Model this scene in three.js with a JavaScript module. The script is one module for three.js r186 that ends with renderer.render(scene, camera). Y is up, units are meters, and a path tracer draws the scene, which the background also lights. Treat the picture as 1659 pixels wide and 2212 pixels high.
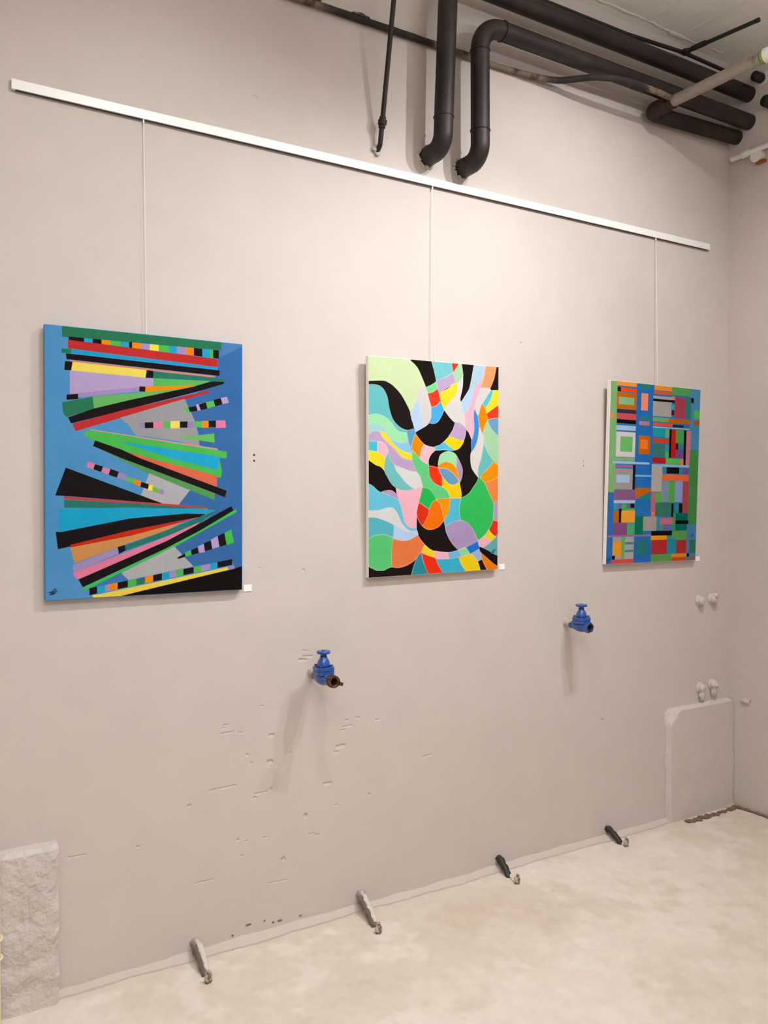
import * as THREE from 'three';
import { RectAreaLightUniformsLib } from 'three/addons/lights/RectAreaLightUniformsLib.js';
import { RoundedBoxGeometry } from 'three/addons/geometries/RoundedBoxGeometry.js';
import { mergeGeometries } from 'three/addons/utils/BufferGeometryUtils.js';

// ------------------------------------------------------------------ camera
// World: the picture wall is the plane z = 0 (x to the right, y up), the floor y = 0.
const scene = new THREE.Scene();
scene.background = new THREE.Color(0x000000);
const camera = new THREE.PerspectiveCamera(2 * Math.atan(1106 / 1850) * 180 / Math.PI, 1659 / 2212, 0.05, 40);
{
  const R = Math.PI / 180, yaw = 31.383 * R, pitch = -0.504 * R, roll = -0.18 * R;
  const f = new THREE.Vector3(Math.sin(yaw) * Math.cos(pitch), Math.sin(pitch), -Math.cos(yaw) * Math.cos(pitch));
  const r = new THREE.Vector3(Math.cos(yaw), 0, Math.sin(yaw));
  const u = new THREE.Vector3().crossVectors(r, f);
  const r2 = r.clone().multiplyScalar(Math.cos(roll)).addScaledVector(u, Math.sin(roll));
  const u2 = u.clone().multiplyScalar(Math.cos(roll)).addScaledVector(r, -Math.sin(roll));
  camera.quaternion.setFromRotationMatrix(new THREE.Matrix4().makeBasis(r2, u2, f.clone().negate()));
  camera.position.set(0, 1.45, 2.66);
}
const renderer = new THREE.WebGLRenderer({ antialias: true });
renderer.toneMapping = THREE.LinearToneMapping;
renderer.toneMappingExposure = 1.0;
renderer.shadowMap.enabled = true;
RectAreaLightUniformsLib.init();

// ------------------------------------------------------------------ light
// Three track spotlights wash the pictures; long ceiling lamps light the rest of the room.
const ROOM = { x0: -2.6, x1: 3.569, z1: 6.4, h: 3.56 };
const SPOTS = [
  { at: [1.02, 3.30, 1.30], aim: [0.70, 1.50, 0], power: 3.7, spread: 0.88, hue: 0xfbfdff, tag: 'aimed at the fan-striped blue painting' },
  { at: [2.10, 3.30, 1.30], aim: [1.60, 1.00, 0], power: 6.8, spread: 0.80, hue: 0xfbfdff, tag: 'aimed at the curving multicoloured painting' },
  { at: [2.42, 3.30, 1.30], aim: [2.42, 1.70, 0], power: 6.6, spread: 1.02, hue: 0xfbfdff, tag: 'aimed at the painting of coloured rectangles' },
];
// pendant lamps with a lit underside and a weaker lit top
const LAMPS = [
  { at: [0.15, 3.02, 2.3], len: 1.6, down: 39, up: 32, tag: 'over the floor before the paintings' },
  { at: [0.15, 3.02, 4.5], len: 1.6, down: 39, up: 32, tag: 'farther back in the room' },
  { at: [2.20, 2.78, 1.9], len: 1.1, down: 0, up: 48, tag: 'with its lit side up, near the room corner' },
];
const LAMP_HUE = 0xfbfdff;

// Artwork drawn in canvas units, 600 wide by 800 high (origin top left)
const FAN_SHAPES = [
  ['#3c70b0', [522,-2,517,91,503,137,413,188,435,256,453,331,513,349,513,373,513,462,422,481,390,523,481,534,504,548,458,596,379,656,435,718,565,703,602,802,602,802,602,-2]],
  ['#4f84bf', [527,-2,602,-2,602,5,520,51]],
  ['#437fbe', [105,779,215,727,236,752,144,772]],
  ['#2d7d5a', [46,-2,531,-2,529,25,47,31]],
  ['#c83232', [63,38,517,55,516,80,63,63]],
  ['#23a5d7', [45,66,72,65,513,82,512,89,70,77,45,78]],
  ['#2d7d5a', [45,66,72,65,71,77,46,78]],
  ['#1a1416', [57,79,524,91,523,108,59,95]],
  ['#e18c78', [70,97,506,110,503,115,70,102]],
  ['#bea9d7', [68,126,312,131,312,157,184,178,91,205,68,208]],
  ['#fae464', [72,102,292,109,289,132,71,127]],
  ['#1a1416', [55,102,75,102,71,127,53,127]],
  ['#1a1416', [292,109,312,110,311,131,289,132]],
  ['#2d7d69', [312,111,540,116,536,125,312,131]],
  ['#5fc35a', [312,133,497,128,442,146,312,157]],
  ['#ac96cc', [91,193,269,163,268,175,91,205]],
  ['#1a1416', [270,160,288,160,286,175,269,175]],
  ['#ff9600', [288,159,443,145,442,153,404,158,287,176]],
  ['#1a1416', [59,200,90,195,91,210,59,214]],
  ['#2d7d5a', [46,223,132,201,136,236,58,265,49,253]],
  ['#6ebe69', [132,201,404,158,426,158,241,204,136,236]],
  ['#1a1416', [63,266,136,236,241,204,442,148,497,128,540,127,536,133,442,166,216,237,71,283]],
  ['#c83232', [75,284,216,237,489,157,487,165,216,258,83,305]],
  ['#a2a2a8', [212,259,408,190,426,222,442,256,453,295,458,339,386,322,257,309,237,280]],
  ['#5fc35a', [408,218,421,213,428,228,417,236]],
  ['#1a1416', [422,216,446,210,452,224,427,229]],
  ['#bea9d7', [446,205,455,203,462,222,452,224]],
  ['#1a1416', [456,205,478,197,484,215,462,221]],
  ['#5fc35a', [479,196,504,189,509,206,484,215]],
  ['#1a1416', [504,187,528,180,534,198,510,206]],
  ['#bea9d7', [528,179,548,174,555,192,534,198]],
  ['#9a92b8', [268,272,286,270,286,286,268,286]],
  ['#1a1416', [286,270,311,268,311,285,286,287]],
  ['#eb82aa', [312,266,340,264,340,284,312,286]],
  ['#5fbe5a', [342,265,365,263,365,283,342,284]],
  ['#fae464', [365,262,394,260,394,282,365,284]],
  ['#1a1416', [395,262,419,260,419,279,395,280]],
  ['#9a8abf', [419,261,440,259,440,278,419,279]],
  ['#5fc35a', [440,259,467,257,467,276,440,277]],
  ['#ff9600', [467,256,487,255,487,276,467,277]],
  ['#1a1416', [488,255,512,253,512,273,488,274]],
  ['#eb82b4', [512,252,543,250,545,273,512,276]],
  ['#6ec864', [382,308,449,303,506,294,507,323,449,317]],
  ['#e696a5', [126,298,515,342,520,350,126,304]],
  ['#50c355', [108,318,112,302,132,301,548,351,547,372,522,371,532,416,527,436,308,381,200,353,135,332]],
  ['#23afdc', [208,331,525,368,517,411,368,377]],
  ['#e66e50', [212,357,308,381,308,381,515,430,515,465,270,380]],
  ['#5aa05a', [165,362,216,382,216,381,508,485,507,507,282,420,204,381]],
  ['#1a1416', [139,331,216,356,270,380,548,478,541,498,508,485,216,381,133,347]],
  ['#b9b9be', [299,426,426,477,390,523,338,520,274,493]],
  ['#eb82aa', [116,398,121,394,138,401,133,416,116,411]],
  ['#1a1416', [139,402,161,408,155,424,134,416]],
  ['#eb82b4', [162,410,182,416,177,432,158,424]],
  ['#1a1416', [183,415,207,423,201,440,178,432]],
  ['#ac8cc3', [208,425,229,432,224,448,203,440]],
  ['#5fc35a', [230,436,253,444,249,456,226,448]],
  ['#ff8c00', [254,444,275,451,271,466,250,457]],
  ['#1a1416', [275,453,298,460,295,474,272,467]],
  ['#fff050', [298,461,310,462,308,479,295,477]],
  ['#82be50', [310,467,331,474,328,487,309,482]],
  ['#a08cc8', [334,473,344,478,341,492,329,487]],
  ['#1a1416', [56,414,342,520,282,514,51,496,27,495]],
  ['#c84646', [51,498,282,515,483,530,482,535,240,518,51,506]],
  ['#2d7d73', [51,508,240,518,481,535,347,533,52,531]],
  ['#1eaad7', [36,535,240,531,511,540,509,545,413,551,240,565,43,601,38,600]],
  ['#1a1416', [28,602,42,603,240,565,413,551,476,553,453,563,325,585,68,645,34,652]],
  ['#cd2d14', [68,641,240,601,453,562,395,578,240,618,68,649]],
  ['#d79655', [68,649,240,618,397,580,351,603,236,639,80,695]],
  ['#ac96c8', [78,700,203,653,205,671,79,720,74,712]],
  ['#2d7d73', [224,647,351,603,465,559,518,540,458,581,351,621,230,661]],
  ['#1a1416', [204,651,224,646,228,661,208,671]],
  ['#f082a5', [76,723,351,623,456,579,435,600,351,637,91,743,81,738]],
  ['#1a1416', [91,744,351,637,458,583,563,528,570,541,458,605,351,658,103,767]],
  ['#46c850', [101,770,351,659,458,606,579,538,582,546,382,652,215,727,105,779]],
  ['#b7b7bc', [377,654,437,718,236,752,215,730]],
  ['#1a1416', [387,689,410,677,412,686,388,693]],
  ['#46c850', [411,675,428,667,431,682,413,686]],
  ['#1a1416', [431,667,452,658,456,676,433,681]],
  ['#bea9dc', [452,656,471,648,475,674,456,676]],
  ['#1a1416', [472,646,494,638,499,665,476,670]],
  ['#bea9dc', [495,635,517,624,523,658,500,664]],
  ['#1a1416', [518,624,540,614,547,652,524,658]],
  ['#46c850', [540,614,563,603,572,646,548,653]],
  ['#120c0c', [182,802,240,790,553,736,602,724,602,802,602,802,182,802]],
  ['#f5dc50', [130,792,150,791,551,725,553,734,199,802,166,802,134,802]],
  ['#a08cbe', [552,725,575,722,574,731,553,735]],
  ['#1a1416', [65,29,107,29,107,40,65,38]],
  ['#23aad7', [108,29,133,29,133,40,108,40]],
  ['#1a1416', [133,29,158,29,158,41,133,40]],
  ['#ff9600', [158,29,183,29,183,42,158,41]],
  ['#50c350', [183,29,214,29,214,43,183,42]],
  ['#23aad7', [214,29,239,28,239,44,214,43]],
  ['#1a1416', [239,28,248,28,248,44,239,44]],
  ['#ff9600', [248,28,274,28,274,45,248,44]],
  ['#ac96d2', [274,28,301,28,301,46,274,45]],
  ['#fae650', [301,28,329,28,329,47,301,46]],
  ['#50c350', [329,28,362,28,362,48,329,47]],
  ['#23aad7', [362,28,386,27,386,49,362,48]],
  ['#ac96d2', [386,27,414,27,414,49,386,49]],
  ['#ff8c00', [414,27,440,27,440,50,414,49]],
  ['#1a1416', [440,27,467,27,467,51,440,50]],
  ['#23aad7', [467,27,492,27,492,52,467,51]],
  ['#50c350', [492,27,503,27,503,52,492,52]],
  ['#1a1416', [503,27,521,27,521,53,503,52]],
  ['#1a1416', [122,772,144,768,144,788,122,792]],
  ['#23aad7', [144,768,167,765,167,784,144,788]],
  ['#ac96d2', [167,765,180,762,180,782,167,784]],
  ['#ff8c00', [180,762,204,759,204,778,180,782]],
  ['#1a1416', [204,759,234,754,234,773,204,778]],
  ['#50c350', [234,754,260,750,260,769,234,773]],
  ['#2d7d69', [260,750,286,745,286,764,260,769]],
  ['#ff9600', [286,745,311,741,311,760,286,764]],
  ['#1a1416', [311,741,338,737,338,756,311,760]],
  ['#23aad7', [338,737,362,733,362,752,338,756]],
  ['#ac96d2', [362,733,382,730,382,748,362,752]],
  ['#50c350', [382,730,406,726,406,744,382,748]],
  ['#1a1416', [406,726,439,721,439,739,406,744]],
  ['#64be46', [439,721,464,717,464,735,439,739]],
  ['#ac96d2', [464,717,493,712,493,730,464,735]],
  ['#23aad7', [493,712,517,708,517,726,493,730]],
  ['#1a1416', [517,708,566,700,566,718,517,726]],
];
const CURVE_SHAPES = [
  ['#d8ecb8', [-2,-2,154,-2,185,9,211,30,232,65,247,95,228,100,207,129,215,142,194,178,181,199,167,172,139,132,106,103,78,89,54,86,-2,91]],
  ['#1e1614', [-2,91,54,86,78,89,106,103,139,132,167,172,181,199,186,227,195,255,173,260,148,257,123,243,102,220,88,183,80,145,66,119,50,106,30,101,-2,102]],
  ['#6ec9cd', [-2,102,30,101,50,106,66,119,80,145,88,183,102,220,123,243,148,257,168,261,167,271,140,270,119,261,98,237,78,221,53,210,25,207,-2,214]],
  ['#a5eeb4', [-2,214,25,207,53,210,78,221,98,237,119,261,140,270,167,271,170,304,148,310,123,307,98,296,82,275,70,255,49,244,25,239,-2,246]],
  ['#aadcdc', [-2,246,25,239,49,244,70,255,78,277,53,271,29,268,-2,279]],
  ['#91d0fa', [74,272,82,275,98,296,123,307,148,310,170,304,179,325,189,349,165,343,135,333,106,313,86,289]],
  ['#ffe72e', [49,269,70,274,84,287,106,313,135,333,165,345,190,351,191,370,165,367,140,357,119,337,98,320,70,298,55,286]],
  ['#c6abd2', [-2,283,14,272,27,268,44,270,50,277,56,288,73,304,90,316,111,334,125,347,139,360,158,369,190,372,193,384,202,399,211,416,182,413,147,402,111,390,96,375,88,354,83,334,75,320,59,307,38,305,-2,304]],
  ['#48c8e2', [-2,306,37,307,36,343,-2,338]],
  ['#ffbed2', [38,307,57,308,73,320,83,336,79,352,69,369,61,359,54,351,37,343]],
  ['#ffe627', [-2,339,35,344,54,352,63,361,69,370,67,386,67,414,57,404,48,398,29,392,12,382,-2,374]],
  ['#180f0d', [-2,374,12,382,29,392,48,398,57,404,69,417,80,435,96,458,117,473,119,491,123,499,108,488,92,482,69,484,50,490,36,481,17,466,-2,457]],
  ['#78c8cd', [83,338,88,355,96,376,110,390,119,411,137,430,165,458,188,473,203,480,153,485,117,474,96,458,80,435,69,417,67,393,70,370,79,352]],
  ['#e2e2e2', [111,390,147,402,182,413,211,416,225,433,237,468,223,473,205,478,188,472,165,458,137,430,119,411]],
  ['#69d787', [188,334,222,364,245,381,262,386,265,393,267,422,280,443,300,462,328,472,349,486,360,503,364,517,331,517,299,519,299,522,294,509,277,487,255,476,235,475,237,468,225,433,211,416,202,399,193,384,189,367]],
  ['#24c454', [233,475,255,476,277,487,294,509,299,522,281,530,268,555,242,541,220,529,229,498]],
  ['#c3dcff', [213,142,224,163,232,205,243,246,205,265,192,230,181,199,194,175]],
  ['#e4dada', [247,95,258,116,267,147,275,178,275,210,263,232,243,246,232,205,224,163,213,142,207,129,228,100]],
  ['#7de696', [249,100,275,90,297,77,303,99,284,114,259,120]],
  ['#ff4123', [259,121,284,114,305,101,318,144,306,159,288,170,275,169,267,147]],
  ['#4bb4f5', [275,171,297,167,319,150,335,179,319,208,302,227,284,232,265,230,275,210]],
  ['#7dd0d7', [277,-2,369,-2,375,35,345,53,299,73,292,43]],
  ['#ee3c1a', [370,-2,409,-2,407,-2,379,35]],
  ['#b4e1b4', [407,-2,415,-2,421,25,423,50,408,65,394,80,380,49,378,36]],
  ['#c8afd7', [299,73,345,54,375,38,390,71,358,89,336,101,314,120,305,96]],
  ['#ffe72e', [390,71,399,83,390,120,363,146,335,177,314,127,321,116,358,96]],
  ['#e6e2e0', [423,50,421,89,410,133,415,149,424,183,434,204,439,244,413,227,388,224,364,207,337,179,363,146,390,120,399,83,394,78,408,65]],
  ['#b9d9eb', [479,-2,532,-2,525,29,504,63,476,93,456,95,467,54]],
  ['#bedcff', [456,95,479,95,467,137,454,167,431,190,415,149,435,124]],
  ['#ffbed2', [531,-2,538,-2,529,36,518,62,509,88,495,122,484,166,479,188,478,254,469,289,455,262,439,244,434,204,431,190,454,167,465,138,479,95,504,63,525,29]],
  ['#ffa569', [536,-2,593,-2,579,47,558,85,516,86,529,36]],
  ['#1e1210', [591,-2,602,-2,602,90,558,89,579,47]],
  ['#e4dedc', [511,88,558,87,561,93,542,119,521,146,505,183,498,194,481,168,491,129]],
  ['#5acde1', [561,94,574,94,561,129,535,164,521,146,542,119]],
  ['#ffe72e', [574,94,602,92,602,149,566,170,543,185,535,165,561,129]],
  ['#ff4123', [543,185,566,170,602,149,602,200,571,203,548,209,540,193]],
  ['#ff9100', [516,148,535,167,543,193,548,209,534,230,522,267,505,231,501,198,505,180]],
  ['#3c91eb', [481,168,498,202,503,246,497,290,483,319,469,336,467,298,473,283,481,246,477,195]],
  ['#73aad2', [548,211,571,203,602,200,602,272,572,251,553,226]],
  ['#afdeaf', [548,213,553,226,572,251,602,272,602,386,576,366,549,337,530,300,525,267,534,234]],
  ['#e8e2e0', [506,242,522,267,527,289,518,345,502,393,500,400,502,435,479,411,467,389,465,345,483,319,499,282]],
  ['#6ec8c8', [528,304,541,327,557,349,575,370,555,395,531,414,515,430,513,438,502,431,499,416,506,386,516,363,523,329]],
  ['#ff9b00', [577,374,602,389,602,431,576,444,536,454,513,438,516,426,535,412,557,396]],
  ['#ff8c4b', [602,431,602,524,602,526,579,540,570,522,563,505,554,495,536,459,537,453,576,445]],
  ['#c8aed7', [389,224,409,228,428,236,438,244,437,268,429,294,397,289,359,278,377,255]],
  ['#ffdf05', [359,281,397,289,429,295,418,312,401,326,384,329,361,318,336,301]],
  ['#5fcdeb', [335,301,361,318,384,331,361,332,336,330,298,332,288,322,315,314]],
  ['#ff9000', [206,276,224,297,243,313,232,327,223,364,202,346,188,329,188,310,196,288]],
  ['#ffc8d8', [243,313,263,320,283,323,296,331,279,344,269,356,263,370,262,386,245,381,223,364,232,332]],
  ['#5fa5d7', [166,263,194,255,204,271,196,288,187,313,185,328,176,310,168,285]],
  ['#ff3714', [265,393,288,395,309,401,315,418,326,433,327,471,309,466,291,457,276,442,268,425]],
  ['#a5eeb4', [309,389,312,369,319,352,336,342,355,338,374,340,389,348,395,361,394,399,380,385,359,377,336,377,319,383]],
  ['#ff9b00', [308,395,322,383,336,377,359,378,380,387,394,401,404,425,408,452,394,433,376,418,355,406,334,401,309,400]],
  ['#6ea5d2', [312,402,334,402,355,407,376,419,394,435,405,452,398,459,377,464,358,459,341,445,328,432,318,416]],
  ['#b49bc8', [393,351,406,370,417,390,423,407,420,435,411,454,408,449,404,425,394,399,396,373]],
  ['#ffd80a', [328,434,341,447,358,461,377,466,398,461,408,456,413,476,418,499,417,515,364,515,360,500,347,484,328,472]],
  ['#37c85f', [504,433,513,440,531,456,547,482,563,512,570,522,579,542,578,578,574,607,556,640,530,666,501,682,491,663,480,645,461,623,439,608,419,602,410,578,409,550,418,520,417,515,437,509,459,496,480,471,496,452]],
  ['#58c6e4', [368,518,418,517,409,550,410,578,419,602,399,603,377,608,343,621,338,598,355,577,363,553]],
  ['#ff7800', [268,555,281,530,299,522,317,535,328,564,337,597,317,618,290,630,260,631,236,618,251,598,264,573]],
  ['#ff9b00', [299,522,321,516,363,516,361,542,352,571,337,598,328,564,317,535]],
  ['#e83014', [220,530,242,542,266,557,264,573,251,598,236,619,218,594,210,568]],
  ['#b49bc8', [343,623,377,608,399,603,421,604,443,609,464,624,482,648,499,682,467,697,437,706,406,715,377,690,357,662,346,639]],
  ['#bba5cd', [579,540,602,524,602,610,578,604,578,569]],
  ['#f8301a', [577,605,602,611,602,658,589,669,574,661,556,642,569,622]],
  ['#ffdf28', [554,643,572,659,591,671,568,688,533,667]],
  ['#ffb9cd', [532,668,567,689,526,712,505,706,501,683,517,677]],
  ['#6eb4be', [602,658,602,747,575,738,554,726,530,712,568,690,591,672]],
  ['#140a08', [505,707,526,714,554,726,575,738,602,748,602,789,580,777,547,753,515,728]],
  ['#ff8200', [515,730,547,753,580,777,602,789,602,802,550,802,539,786,522,756]],
  ['#a5bef0', [467,733,508,717,515,735,519,757,499,764,485,746]],
  ['#1e78dc', [443,707,467,699,500,686,507,706,508,716,466,733,453,720]],
  ['#91e6a0', [408,716,440,708,460,734,422,740]],
  ['#78c3f0', [354,724,377,723,407,717,420,741,409,746,360,748]],
  ['#ffb9d0', [292,716,323,721,356,724,361,749,295,746,291,737]],
  ['#ffdf28', [246,690,269,707,293,718,291,742,265,732,234,718]],
  ['#f28048', [106,661,127,667,151,671,177,668,201,659,215,652,227,670,245,688,234,711,213,734,193,750,167,762,141,768,123,769,100,765,98,740,98,707,101,680]],
  ['#5fd27d', [-2,660,21,648,42,645,65,645,84,650,104,659,101,680,98,707,98,740,99,765,82,769,67,775,49,775,34,774,21,768,-2,748]],
  ['#5fbecd', [-2,582,19,581,42,585,69,594,88,601,108,611,110,630,105,659,84,650,65,645,42,645,21,648,-2,660]],
  ['#e4e2e2', [-2,556,40,556,59,552,84,547,104,548,115,557,129,577,143,604,157,619,175,632,187,636,177,638,159,636,143,627,127,617,108,610,88,601,69,594,42,584,19,581,-2,581]],
  ['#bed9ff', [110,613,127,618,143,628,159,637,177,639,195,636,211,636,216,650,201,658,177,668,151,670,127,667,106,660]],
  ['#6ecde8', [-2,458,17,467,36,482,50,490,80,499,108,510,125,518,133,526,141,548,149,573,153,593,163,610,179,622,193,625,207,624,210,634,189,635,175,632,157,619,143,604,129,577,115,557,104,548,84,547,59,552,40,556,-2,555]],
  ['#c0a0cd', [52,490,69,485,92,483,108,489,123,501,131,518,108,510,80,499]],
  ['#ffbecd', [117,476,153,485,203,480,225,473,237,470,231,492,223,519,219,529,211,561,208,589,208,624,193,625,179,622,163,610,153,593,149,573,141,548,133,526,127,504,121,494]],
  ['#2d93a8', [229,719,234,730,240,752,265,802,187,802,197,770,213,735]],
  ['#fc3414', [234,721,265,732,298,744,309,767,334,802,265,802,247,767]],
  ['#3cb9dc', [300,746,360,749,410,744,417,768,455,802,332,802,309,767]],
  ['#ffd814', [409,746,433,739,465,736,485,750,501,769,513,802,504,802,449,802,427,783,415,765]],
];
const BLOCK_SHAPES = [
  ['#82b978', [-2,-2,43,485]],
  ['#3273be', [-2,487,44,802]],
  ['#cd6900', [40,46,168,119]],
  ['#ffa032', [37,-2,166,18]],
  ['#1e1208', [42,24,64,44]],
  ['#ff4b14', [64,26,166,42]],
  ['#8cc38c', [52,67,150,99]],
  ['#412d32', [42,121,168,137]],
  ['#dc5055', [42,139,167,164]],
  ['#0c0606', [43,165,167,182]],
  ['#f09646', [-2,139,23,163]],
  ['#afcdf0', [41,191,168,212]],
  ['#ded6d6', [43,219,170,329]],
  ['#6ec36e', [69,239,147,306]],
  ['#82b987', [41,331,168,349]],
  ['#2373c3', [165,-2,278,462]],
  ['#2d8282', [186,-2,263,22]],
  ['#ff9669', [196,42,240,118]],
  ['#2d8282', [192,145,274,160]],
  ['#c37d9b', [186,166,254,184]],
  ['#cd6900', [187,231,262,312]],
  ['#ff8219', [197,248,246,290]],
  ['#aa68a0', [42,363,151,376]],
  ['#aaa09b', [39,380,155,472]],
  ['#10142a', [154,363,171,471]],
  ['#aac8f0', [25,349,261,359]],
  ['#afcdf0', [51,408,135,442]],
  ['#8cbeeb', [170,406,276,414]],
  ['#f09b2d', [280,-2,399,22]],
  ['#eb5a1e', [280,25,398,39]],
  ['#5aa55a', [399,-2,532,37]],
  ['#4b91be', [528,-2,602,282]],
  ['#afaaa5', [274,48,400,139]],
  ['#0c0808', [274,61,422,72]],
  ['#ff8c5a', [398,44,421,59]],
  ['#32afbe', [395,82,421,104]],
  ['#461e1e', [399,106,420,129]],
  ['#b44155', [421,46,496,140]],
  ['#2d8282', [494,45,537,141]],
  ['#101418', [535,42,554,65]],
  ['#5ac350', [558,98,602,139]],
  ['#b95a14', [557,145,602,166]],
  ['#7db469', [276,144,382,163]],
  ['#cd640a', [381,145,533,165]],
  ['#f05528', [279,168,410,182]],
  ['#1e2a1e', [412,172,488,183]],
  ['#2d8282', [487,173,529,187]],
  ['#1ea0b4', [278,193,365,232]],
  ['#6eb97d', [363,194,392,234]],
  ['#e14128', [280,238,391,260]],
  ['#328273', [280,266,367,320]],
  ['#2d9bb4', [364,265,393,295]],
  ['#5ab964', [366,296,394,325]],
  ['#0c0808', [390,194,409,324]],
  ['#cd190a', [405,195,438,323]],
  ['#4ba555', [435,194,494,255]],
  ['#0c0808', [438,257,455,285]],
  ['#328c82', [453,256,488,284]],
  ['#785091', [437,285,492,324]],
  ['#0c0808', [492,195,514,355]],
  ['#d77d8c', [509,196,540,356]],
  ['#c31919', [279,325,370,350]],
  ['#64c35a', [372,327,473,354]],
  ['#ff7d46', [474,326,493,355]],
  ['#afc8eb', [278,186,529,191]],
  ['#beb4af', [278,360,352,480]],
  ['#2d91a5', [349,365,378,396]],
  ['#060404', [378,368,468,396]],
  ['#2d91a5', [466,368,493,396]],
  ['#785091', [492,369,534,397]],
  ['#96bee6', [278,355,535,366]],
  ['#46914b', [536,285,602,630]],
  ['#f56e37', [348,400,535,429]],
  ['#829baf', [347,431,399,528]],
  ['#5aaf4b', [397,432,444,530]],
  ['#8ca5d7', [440,430,499,528]],
  ['#af4b55', [494,429,539,577]],
  ['#915f8c', [38,475,173,516]],
  ['#bec8eb', [38,519,174,533]],
  ['#32a0be', [38,535,65,564]],
  ['#915f96', [66,536,89,556]],
  ['#46b46e', [89,535,120,559]],
  ['#915f8c', [123,535,147,553]],
  ['#140a1e', [146,535,170,553]],
  ['#5ab450', [92,556,173,566]],
  ['#c36900', [39,567,74,618]],
  ['#280a08', [73,557,90,618]],
  ['#ffaa37', [88,565,176,619]],
  ['#8c5082', [40,619,129,677]],
  ['#50b478', [127,622,176,680]],
  ['#2378be', [176,516,279,590]],
  ['#00785a', [177,591,235,676]],
  ['#afa5a0', [231,593,321,658]],
  ['#2d78c3', [232,657,285,677]],
  ['#cd6982', [279,483,309,571]],
  ['#ff7846', [283,571,308,592]],
  ['#5fb450', [307,482,347,532]],
  ['#3c7d69', [310,530,421,591]],
  ['#101410', [419,533,434,596]],
  ['#2391a5', [444,533,474,578]],
  ['#140808', [471,533,496,577]],
  ['#006e64', [448,578,535,659]],
  ['#060606', [451,612,542,629]],
  ['#3c96b4', [320,596,343,657]],
  ['#cd6e87', [343,599,435,629]],
  ['#46a078', [342,630,365,657]],
  ['#7d64aa', [366,631,410,658]],
  ['#2891b4', [411,631,435,658]],
  ['#4ba050', [433,578,451,660]],
  ['#060404', [287,659,428,680]],
  ['#5fa550', [430,660,533,703]],
  ['#afa8a5', [38,679,97,783]],
  ['#ffa01e', [45,703,92,766]],
  ['#6eb464', [93,680,120,782]],
  ['#b4b0b0', [116,681,176,783]],
  ['#3291aa', [117,706,172,716]],
  ['#3291aa', [118,741,172,750]],
  ['#10101e', [36,764,55,782]],
  ['#dc504b', [35,781,173,802]],
  ['#2873be', [174,680,288,802]],
  ['#2d7d7d', [193,700,264,763]],
  ['#a06eb4', [-2,674,286,682]],
  ['#ffa514', [286,680,394,702]],
  ['#be2d32', [289,700,395,765]],
  ['#46a06e', [398,686,454,700]],
  ['#2391af', [399,699,457,767]],
  ['#b92d2d', [462,704,534,768]],
  ['#5fa555', [289,766,433,802]],
  ['#f09114', [430,766,532,786]],
  ['#d74b28', [433,783,535,802]],
  ['#5087b9', [532,631,602,802]],
  ['#327d64', [554,704,602,766]],
  ['#0a0e1e', [538,766,554,783]],
  ['#b45f28', [558,787,602,802]],
];
const BLOCK_WEDGES = [['#cd6900', [171,463,278,465,276,478,178,515]], ['#1e8c8c', [192,514,277,483,278,516]]];

// ------------------------------------------------------------------ helpers
let seed = 20240611;
const rnd = () => { seed = (seed * 1664525 + 1013904223) >>> 0; return seed / 4294967296; };
const V = (x, y, z) => new THREE.Vector3(x, y, z);
const used = new Map();
function numbered(name) { const n = used.get(name) || 0; used.set(name, n + 1); return n ? `${name}_${String(n).padStart(3, '0')}` : name; }
function mesh(name, geo, mat, parent) {
  const m = new THREE.Mesh(geo, mat); m.castShadow = m.receiveShadow = true;
  m.name = parent ? name : numbered(name); (parent || scene).add(m); return m;
}
function tag(o, label, category, group, kind) { o.userData.label = label; o.userData.category = category; if (group) o.userData.group = group; if (kind) o.userData.kind = kind; return o; }
function thing(name, pos, label, category, group) { const g = new THREE.Group(); g.name = numbered(name); g.position.set(...pos); scene.add(g); return tag(g, label, category, group); }
function structure(name, geo, mat, label, category) { const m = mesh(name, geo, mat); m.userData.kind = 'structure'; return tag(m, label, category); }

// periodic value noise on a grid of n cells, several octaves
function noiseField(size, cells, octaves, gain = 0.5) {
  const out = new Float32Array(size * size); let amp = 1, tot = 0;
  for (let o = 0; o < octaves; o++) {
    const n = cells << o, g = new Float32Array(n * n); for (let i = 0; i < n * n; i++) g[i] = rnd();
    for (let y = 0; y < size; y++) { const fy = y / size * n, y0 = Math.floor(fy), ty = fy - y0, sy = ty * ty * (3 - 2 * ty), ya = (y0 % n) * n, yb = ((y0 + 1) % n) * n;
      for (let x = 0; x < size; x++) { const fx = x / size * n, x0 = Math.floor(fx), tx = fx - x0, sx = tx * tx * (3 - 2 * tx), xa = x0 % n, xb = (x0 + 1) % n;
        out[y * size + x] += amp * ((g[ya + xa] * (1 - sx) + g[ya + xb] * sx) * (1 - sy) + (g[yb + xa] * (1 - sx) + g[yb + xb] * sx) * sy); } }
    tot += amp; amp *= gain;
  }
  for (let i = 0; i < out.length; i++) out[i] /= tot;
  return out;
}
function texture(size, fill, srgb, h = size) {
  const d = new Uint8Array(size * h * 4);
  for (let y = 0; y < h; y++) for (let x = 0; x < size; x++) { const c = fill(x, y, y * size + x), k = (y * size + x) * 4; d[k] = c[0]; d[k + 1] = c[1]; d[k + 2] = c[2]; d[k + 3] = 255; }
  const t = new THREE.DataTexture(d, size, h); t.magFilter = THREE.LinearFilter; t.minFilter = THREE.LinearFilter; t.wrapS = t.wrapT = THREE.RepeatWrapping;
  if (srgb) t.colorSpace = THREE.SRGBColorSpace; t.needsUpdate = true; return t;
}
const clamp8 = (v) => Math.max(0, Math.min(255, Math.round(v)));
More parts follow.
